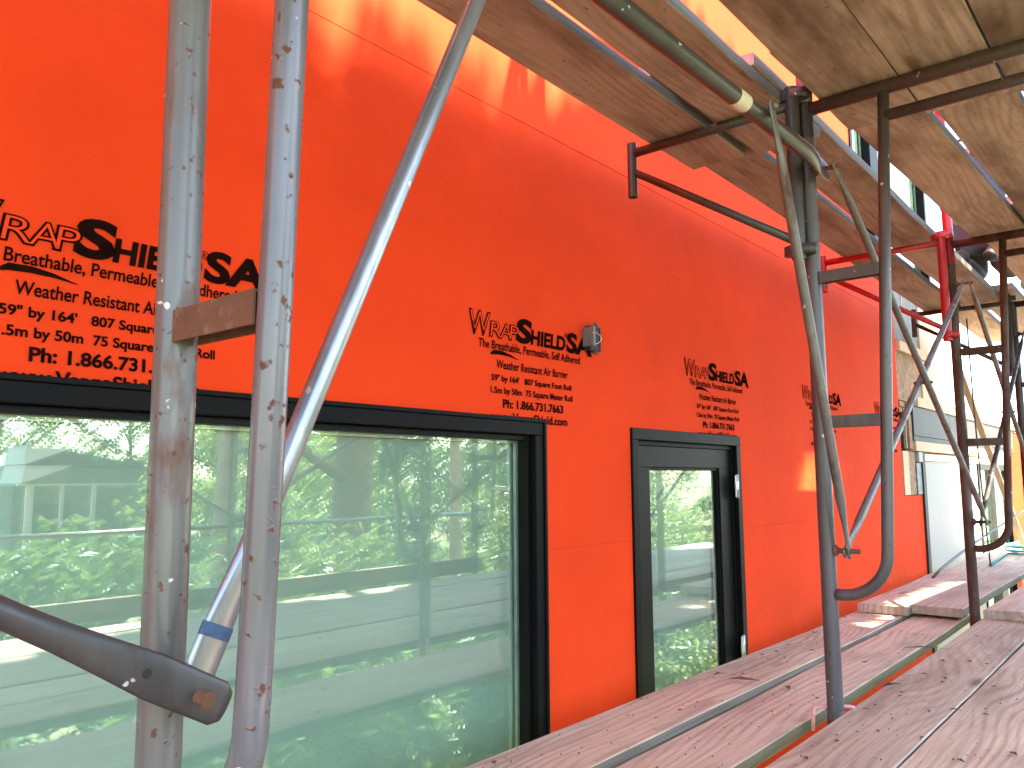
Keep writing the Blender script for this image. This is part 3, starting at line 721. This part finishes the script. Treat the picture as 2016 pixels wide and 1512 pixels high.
for i in range(320):
    x = rnd.uniform(1.3, 4.4); y = rnd.choice((rnd.uniform(-.48, -.27), rnd.uniform(-.71, -.52), rnd.uniform(-1.8, -.85), rnd.uniform(-1.4, -.85)))
    s = rnd.choice((.003, .004, .005, .006, .008, .016, .026)) * rnd.uniform(.6, 1.3)
    chip(q, x, y, deckz(y) + .001, s, s * rnd.uniform(.15, .7), rnd.uniform(0, 6.3), .004)
o = q.build('leaf_litter', M['litter'], None, (2.5, -.9, .03)); tag(o, None, None, None, 'stuff')
for nm, lab, cat, x, y, l, wd, a, m in (('bark_strip', 'dark curved bark strip at the edge of the wall-side plank', 'bark', 2.70, -.43, .10, .022, -1.25, 'litter'),
        ('leaf', 'small green leaf lying on the second plank', 'leaf', 2.79, -.545, .045, .022, .5, 'leaf_c'),
        ('wood_shaving', 'grey curled wood shaving on the plank edge by the grey frame foot', 'wood chip', 2.87, -.855, .09, .016, -.5, 'membrane_grey'),
        ('twig', 'thin dark twig lying across the slot between two planks', 'twig', 3.55, -.80, .16, .006, -1.1, 'litter'),
        ('twig', 'short dark twig on the wall-side plank near the door', 'twig', 2.72, -.33, .05, .007, -.6, 'litter')):
    q = MB(); z = deckz(y) + (.004 if nm != 'twig' or y > -.5 else .006); chip(q, x, y, z, l, wd, a, .010); tag(q.build(nm, M[m]), lab, cat)

# ------------------------------------------------------------------ worker kneeling on the overhead planks
def skin(name, chain, edges, mat, parent, root=0, sub=2):
    me = bpy.data.meshes.new(name); o0 = wloc(parent)
    me.from_pydata([Vector(c[:3]) - o0 for c in chain], edges, []); me.materials.append(M[mat])
    o = bpy.data.objects.new(name, me); COL.objects.link(o); o.parent = parent
    sk = o.modifiers.new('skin', 'SKIN'); sk.use_smooth_shade = True; sb_ = o.modifiers.new('sub', 'SUBSURF'); sb_.levels = sub; sb_.render_levels = sub
    me.skin_vertices[0].data  # layer made by the modifier
    for i, c in enumerate(chain): me.skin_vertices[0].data[i].radius = (c[3], c[3]); me.skin_vertices[0].data[i].use_root = (i == root)
    return o
pz = 1.965
person = thing('person', (5.850, -.75, pz), 'worker in grey trousers kneeling on the overhead planks beyond the red bracket', 'person')
body = [(5.720, -.75, pz + .34, .12), (5.760, -.75, pz + .52, .125), (5.820, -.75, pz + .72, .14), (5.860, -.75, pz + .86, .06), (5.890, -.75, pz + .93, .055), (5.910, -.75, pz + 1.03, .085), (5.910, -.75, pz + 1.12, .08),
        (5.840, -.56, pz + .80, .06), (6.000, -.50, pz + .58, .045), (6.200, -.52, pz + .45, .033), (6.280, -.53, pz + .42, .028),
        (5.840, -.94, pz + .80, .06), (6.000, -1.00, pz + .58, .045), (6.200, -.98, pz + .45, .033), (6.280, -.97, pz + .42, .028)]
be = [(0, 1), (1, 2), (2, 3), (3, 4), (4, 5), (5, 6), (2, 7), (7, 8), (8, 9), (9, 10), (2, 11), (11, 12), (12, 13), (13, 14)]
for s, base in ((1, 10), (-1, 14)):
    for k in range(4):
        n0 = len(body); y = body[base][1] + s * (.018 - .012 * k); body.append((6.320, y, pz + .41, .012)); body.append((6.355, y, pz + .385, .009)); be += [(base, n0), (n0, n0 + 1)]
    n0 = len(body); body.append((6.300, body[base][1] - s * .03, pz + .40, .012)); be.append((base, n0))
skin('body', body, be, 'skin', person)
q = MB(); q.ball((5.915, -.75, pz + 1.10), .105, (1.02, .84, 1.0)); q.ball((6.000, -.75, pz + 1.065), .022, (1, .7, 1.3))
for y in (-.662, -.838): q.ball((5.905, y, pz + 1.08), .028, (.8, .35, 1.2))
q.build('head', M['skin'], person)
q = MB(); q.ball((5.895, -.75, pz + 1.13), .112, (1.0, .88, .85)); q.build('hair', M['hair'], person)
sh = [(5.720, -.75, pz + .34, .15), (5.750, -.75, pz + .50, .155), (5.790, -.75, pz + .64, .165), (5.820, -.75, pz + .74, .15), (5.830, -.60, pz + .76, .085), (5.960, -.52, pz + .60, .062), (5.830, -.90, pz + .76, .085), (5.960, -.98, pz + .60, .062)]
skin('shirt', sh, [(0, 1), (1, 2), (2, 3), (3, 4), (4, 5), (3, 6), (6, 7)], 'shirt', person)
tr = [(5.730, -.75, pz + .30, .13)]
te = []
for s in (1, -1):
    n0 = len(tr); y = -.75 + s * .085; tr += [(5.760, y, pz + .25, .10), (6.060, y + s * .02, pz + .12, .085), (6.140, y + s * .02, pz + .07, .062), (5.920, y + s * .01, pz + .06, .060), (5.620, y, pz + .055, .050)]
    te += [(0, n0), (n0, n0 + 1), (n0 + 1, n0 + 2), (n0 + 2, n0 + 3), (n0 + 3, n0 + 4)]
skin('trousers', tr, te, 'jeans', person)
for s in (1, -1):
    y = -.75 + s * .085; q = MB(); q.ball((5.530, y, pz + .07), .055, (1.4, .8, .9)); q.ball((5.430, y, pz + .04), .045, (1.3, .9, .8)); q.build('boot', M['boot'], person)

# ------------------------------------------------------------------ planting and the neighbour's house (mirrored in the glass; the crowns shade the wall)
def leaves_mesh(name, clumps, per, lsize, mat, seed, flat=.75, keep=None):
    rnd = random.Random(seed); vs, fs = [], []
    for (cx, cy, cz, r) in clumps:
        for _ in range(per):
            while True:
                p = Vector((rnd.uniform(-1, 1), rnd.uniform(-1, 1), rnd.uniform(-1, 1)))
                if p.length < 1: break
            c = Vector((cx, cy, cz)) + Vector((p.x * r, p.y * r, p.z * r * flat))
            if keep and not keep(c): continue
            d = Vector((rnd.gauss(0, 1), rnd.gauss(0, 1), rnd.gauss(-.25, .7))).normalized(); u = Vector((rnd.gauss(0, 1), rnd.gauss(0, 1), rnd.gauss(0, 1)))
            u = (u - d * u.dot(d)).normalized(); L = lsize * rnd.uniform(.6, 1.3); W = L * .27; nrm = d.cross(u)
            n0 = len(vs); vs += [c, c + d * L * .45 + u * W + nrm * W * .3, c + d * L, c + d * L * .45 - u * W + nrm * W * .3]; fs.append((n0, n0 + 1, n0 + 2, n0 + 3))
    me = bpy.data.meshes.new(name); me.from_pydata(vs, [], fs); me.materials.append(M[mat]); return me
def put(name, me, parent):
    o = bpy.data.objects.new(name, me); COL.objects.link(o); o.parent = parent; return o
def tree(x, y, zg, h, crown, label, lm, bm_, seed, r0=.16, per=70, lsize=.16, nclump=60, rc=.55, lean=(0, 0), keep=None):
    """crown: list of ellipsoids (dx, dy, z, rx, ry, rz) relative to the foot"""
    rnd = random.Random(seed); o = thing('tree', (x, y, zg), label, 'tree', 'trees on the open side')
    q = MB(); pts = []; n = 9
    for i in range(n):
        u = i / (n - 1); pts.append((x + lean[0] * u + .10 * math.sin(u * 5 + seed), y + lean[1] * u + .10 * math.cos(u * 4 + seed), zg - .1 + h * u))
    q.tube(pts, r0, 14, True, [(r0 * (1.35 if i == 0 else 1.05 - .75 * i / n),) * 2 for i in range(n)])
    for k in range(10):
        u = rnd.uniform(.35, .95); i = int(u * (n - 1)); b0 = Vector(pts[i]); a = rnd.uniform(0, 6.3); L = rnd.uniform(.8, 2.0) * min(1.2, h / 6)
        b1 = b0 + Vector((math.cos(a), math.sin(a), .45)) * L * .5; b2 = b0 + Vector((math.cos(a + .3), math.sin(a + .3), .7)) * L
        q.tube([b0, b1, b2], .03, 8, True, [(r0 * .35,) * 2, (r0 * .22,) * 2, (.008,) * 2])
    q.build('trunk', M[bm_], o)
    cl = []
    vol = [c[3] * c[4] * c[5] for c in crown]; tot = sum(vol)
    for c, vv in zip(crown, vol):
        for _ in range(max(3, int(nclump * vv / tot))):
            while True:
                p = Vector((rnd.uniform(-1, 1), rnd.uniform(-1, 1), rnd.uniform(-1, 1)))
                if p.length < 1: break
            cl.append((c[0] + p.x * c[3], c[1] + p.y * c[4], c[2] + p.z * c[5], rc * rnd.uniform(.6, 1.2)))
    put('crown', leaves_mesh('crown', cl, per, lsize, lm, seed, .75, (lambda c: keep(c.x + x, c.y + y, c.z + zg)) if keep else None), o)
    return o
# tall row; unseen crowns placed to shade the scaffold, leaves cut for sun flecks
grnd = random.Random(99)
def gap(X, Y, Z):
    t = -Y / .60; xs, zs = X - .25 * t, Z - .86 * t           # where the sun ray through this leaf meets the wall plane
    top = (2.20 if xs < 1.15 else 1.76 + .24 * min(1, (xs - 1.15) / 1.3) + .75 * max(0, min(1, (xs - 2.35) / .5))) + .03 * math.sin(xs * 9.1 + 1)
    if grnd.random() < (zs - top + .42) / .50: return False          # leaves thinned to soften the sun's edge on the wall
    e = ((xs - 4.66 - .5 * (zs - .70)) / .44) ** 2 + ((zs - .70) / .33) ** 2
    if e < 1.3 and grnd.random() > (e - .6) / .7: return False
    if 5.0 < xs < 5.35 and .45 < zs < 1.1 and math.sin(xs * 38 + zs * 5) > .1: return False
    if 3.60 < xs < 5.70 and -.92 < zs < -.36: return False
    if zs < -2.2 and math.sin(xs * 3.1) + math.sin(zs * 4.0 + xs) > .2: return False
    return True
row = [(1.3, -6.4, 'leaf_a', 'bark', .15, 'unseen leafy tree added for its shade, left of the mirrored view', [(0, 0, 10.0, 1.7, 1.0, 3.6), (-2.0, 0, 10.0, 1.5, 1.0, 3.6)]),
       (4.75, -6.0, 'leaf_b', 'bark_pale', .13, 'pale barked tree mirrored left of the second post in the big window', [(-1.4, 0, 10.2, 1.5, 1.0, 4.0), (.0, .1, 10.2, 1.4, 1.0, 3.2), (1.1, 0, 10.2, 1.5, 1.0, 4.0)]),
       (7.1, -7.0, 'leaf_a', 'bark', .30, 'thick brown trunk mirrored in the middle of the big window', [(.2, .8, 10.4, 1.7, 1.0, 4.2)]),
       (8.5, -6.5, 'leaf_c', 'bark_pale', .10, 'slim mossy tree mirrored right of the thick brown trunk', [(.6, .4, 10.0, 1.5, 1.0, 4.0)])]
for i, (x, y, lm, bk, r0, lab, cr) in enumerate(row):
    tree(x, y, -1.9, 10.6, cr, lab, lm, bk, 3 + i, r0, 210, .165, 155 * len(cr), .55, (0, 0), gap)
bgt = [(9.0, -12.0, 3.6, 'leaf_b'), (13.5, -13.5, 4.2, 'leaf_a'), (18.0, -12.0, 3.8, 'leaf_c'), (11.5, -18.0, 4.6, 'leaf_a'), (17.0, -19.0, 5.0, 'leaf_b'), (24.0, -17.0, 4.6, 'leaf_a'), (1.2, -13.0, 4.0, 'leaf_c'), (29.0, -22.0, 5.2, 'leaf_b')]
bl = ['yellow green tree beside the white porch house', 'mid green tree with low boughs behind the thick trunk', 'deep green tree mirrored near the right window jamb', 'mid green tall tree behind the white porch house', 'yellow green tall tree far behind the toe board', 'mid green tree mirrored in the door glass', 'deep green tree left of the white porch house', 'yellow green far tree mirrored at the top of the door']
for k in range(9):
    X = -1 + 4.6 * k; bgt.append((X, -23.5 - 2.0 * (k % 2), 6.2 + .5 * (k % 3), ('leaf_a', 'leaf_c', 'leaf_b')[k % 3]))
bl += ['tree closing the view left of the white roofs', 'tree closing the view behind the white roofs', 'tree closing the view behind the pale bark', 'tree closing the view right of the pale bark', 'tree closing the view behind the thick trunk', 'tree closing the view beyond the thick trunk',
       'tree closing the view behind the brick chimney', 'tree closing the view beyond the brick chimney', 'tree closing the view at the far end of the row']
for i, ((x, y, h, lm), lab) in enumerate(zip(bgt, bl)):
    zg = -1.95 + .9 * max(0, min(1, (-y - 5) / 14))
    tree(x, y, zg, h, [(0, 0, h * .52, 2.3, 2.0, h * .36), (.4, .3, h * .86, 1.6, 1.6, h * .22)], lab, lm, 'bark', 20 + i, .12, 95, .14, 70, .6)
def shrub(x, y, zg, w_, h, label, lm, seed, lsize=.11, n=26, per=60):
    rnd = random.Random(seed); o = thing('shrub', (x, y, zg), label, 'shrub', 'shrubs below the deck')
    q = MB()
    for k in range(6):
        a = rnd.uniform(0, 6.3); rr = w_ * .6 * rnd.random()
        q.tube([(x, y, zg - .05), (x + math.cos(a) * rr * .5, y + math.sin(a) * rr * .5, zg + h * .5), (x + math.cos(a) * rr, y + math.sin(a) * rr, zg + h * .9)], .012, 7, True, [(.016,) * 2, (.011,) * 2, (.004,) * 2])
    q.build('stems', M['bark'], o)
    cl = [(rnd.uniform(-1, 1) * w_, rnd.uniform(-1, 1) * w_ * .7, h * rnd.uniform(.25, .95), rnd.uniform(.14, .30) * (1 + h * .2)) for _ in range(n)]
    put('foliage', leaves_mesh('foliage', cl, per, lsize, lm, seed), o)
sh_lab = ['broad leaved bush', 'loose pale bush', 'deep green bush']
rnd = random.Random(12)
spots = [(1.6, -2.9, .8, 1.35), (2.6, -3.4, .8, 1.5), (3.4, -2.8, .7, 1.3), (4.4, -3.3, .9, 1.5), (5.6, -3.0, .8, 1.4), (6.8, -3.4, .9, 1.6), (8.2, -3.1, .9, 1.5), (9.6, -3.6, 1.0, 1.7)]
near_lab2 = ['rhododendron bush mirrored at the bottom of the big window', 'yellowish bush mirrored under the toe board', 'glossy bush mirrored low beside the window jamb', 'loose bush mirrored below the thick trunk', 'glossy bush mirrored at the foot of the door', 'pale bush mirrored in the lower door glass', 'deep green bush below the far deck', 'tall loose bush below the rusty frame']
for i, ((x, y, w_, h), lab) in enumerate(zip(spots, near_lab2)): shrub(x, y, -1.93, w_, h, lab, ('leaf_b', 'leaf_a', 'leaf_b')[i % 3], 50 + i, .12, 28, 70)
mid = [(3.2, -5.2, 1.1, 2.2), (5.8, -5.4, 1.0, 2.0), (7.0, -8.6, 1.1, 1.7), (8.6, -8.8, 1.3, 2.5), (9.8, -6.4, 1.2, 2.4), (11.5, -8.2, 1.5, 2.9), (13.8, -7.4, 1.5, 2.8), (16.5, -9.0, 1.7, 3.1), (3.6, -9.4, 1.0, 1.3), (20.0, -9.5, 1.8, 3.3), (12.5, -5.0, 1.1, 2.1)]
mid_lab = ['rounded bush in front of the pale barked tree', 'low bush between the two near trunks', 'wide bush before the white porch house', 'wide yellowish bush behind the thick trunk', 'bush right of the slim mossy tree', 'large bush mirrored beside the brick chimney', 'large pale bush mirrored near the window jamb', 'large deep bush mirrored in the door glass', 'bush at the left of the porch steps', 'farthest large bush mirrored in the door glass', 'bush beside the far deck boards']
for i, ((x, y, w_, h), lab) in enumerate(zip(mid, mid_lab)):
    zg = -1.95 + .9 * max(0, min(1, (-y - 5) / 14)); shrub(x, y, zg, w_, h, lab, ('leaf_a', 'leaf_b', 'leaf_c')[i % 3], 80 + i, .10, 38, 130)

nh = thing('neighbour_house', (6.6, -15.0, -1.4), 'small porch house with two stacked white sloping roof edges, mirrored in the big window', 'house')
MB().box((5.75, -17.0, -1.6), (8.6, -14.9, 1.0)).build('wall', M['house_grey'], nh)
def wedge(name, pts, y0, y1, m):
    q = MB(); a = [q.bm.verts.new((x, y0, z)) for x, z in pts]; b_ = [q.bm.verts.new((x, y1, z)) for x, z in pts]
    q.bm.faces.new(a); q.bm.faces.new(b_[::-1]); n = len(pts)
    for i in range(n): q.bm.faces.new((a[i], a[(i + 1) % n], b_[(i + 1) % n], b_[i]))
    q.build(name, M[m], nh)
wedge('roof', [(5.58, 1.04), (5.62, 1.38), (6.45, 1.38)], -14.9, -14.0, 'white_paint'); wedge('porch_roof', [(5.52, .70), (5.58, 1.02), (6.36, 1.02)], -14.9, -13.9, 'white_paint')
wedge('gable', [(5.58, 1.03), (6.50, 1.42), (8.6, 1.02)], -16.9, -14.91, 'roof')
MB().box((5.55, -14.2, .655), (7.7, -14.12, .695)).build('porch_beam', M['white_paint'], nh)
for x, wd in ((5.70, .12), (6.28, .05), (6.83, .07)): MB().box((x, -14.2, -1.4), (x + wd, -14.13, .654)).build('porch_post', M['white_paint'], nh)
MB().box((5.95, -14.895, -1.4), (6.75, -14.86, .30)).build('door', M['roof'], nh)
ch = thing('brick_chimney', (16.2, -12.0, -1.5), 'brick chimney stack mirrored beside the right jamb of the big window', 'chimney')
MB().box((16.3, -12.3, -1.6), (17.1, -11.6, .45), .01).build('stack', M['brick'], ch); MB().box((16.22, -12.38, .451), (17.18, -11.52, .55), .01).build('cap', M['white_paint'], ch)
# foliage glimpsed past the far end of the upper wall
tree(12.5, 3.0, -1.95, 8.5, [(0, 0, 5.6, 2.2, 1.4, 2.6)], 'bright green tree glimpsed past the far end of the upper wall', 'leaf_b', 'bark', 41, .15, 70, .2, 70, .6)
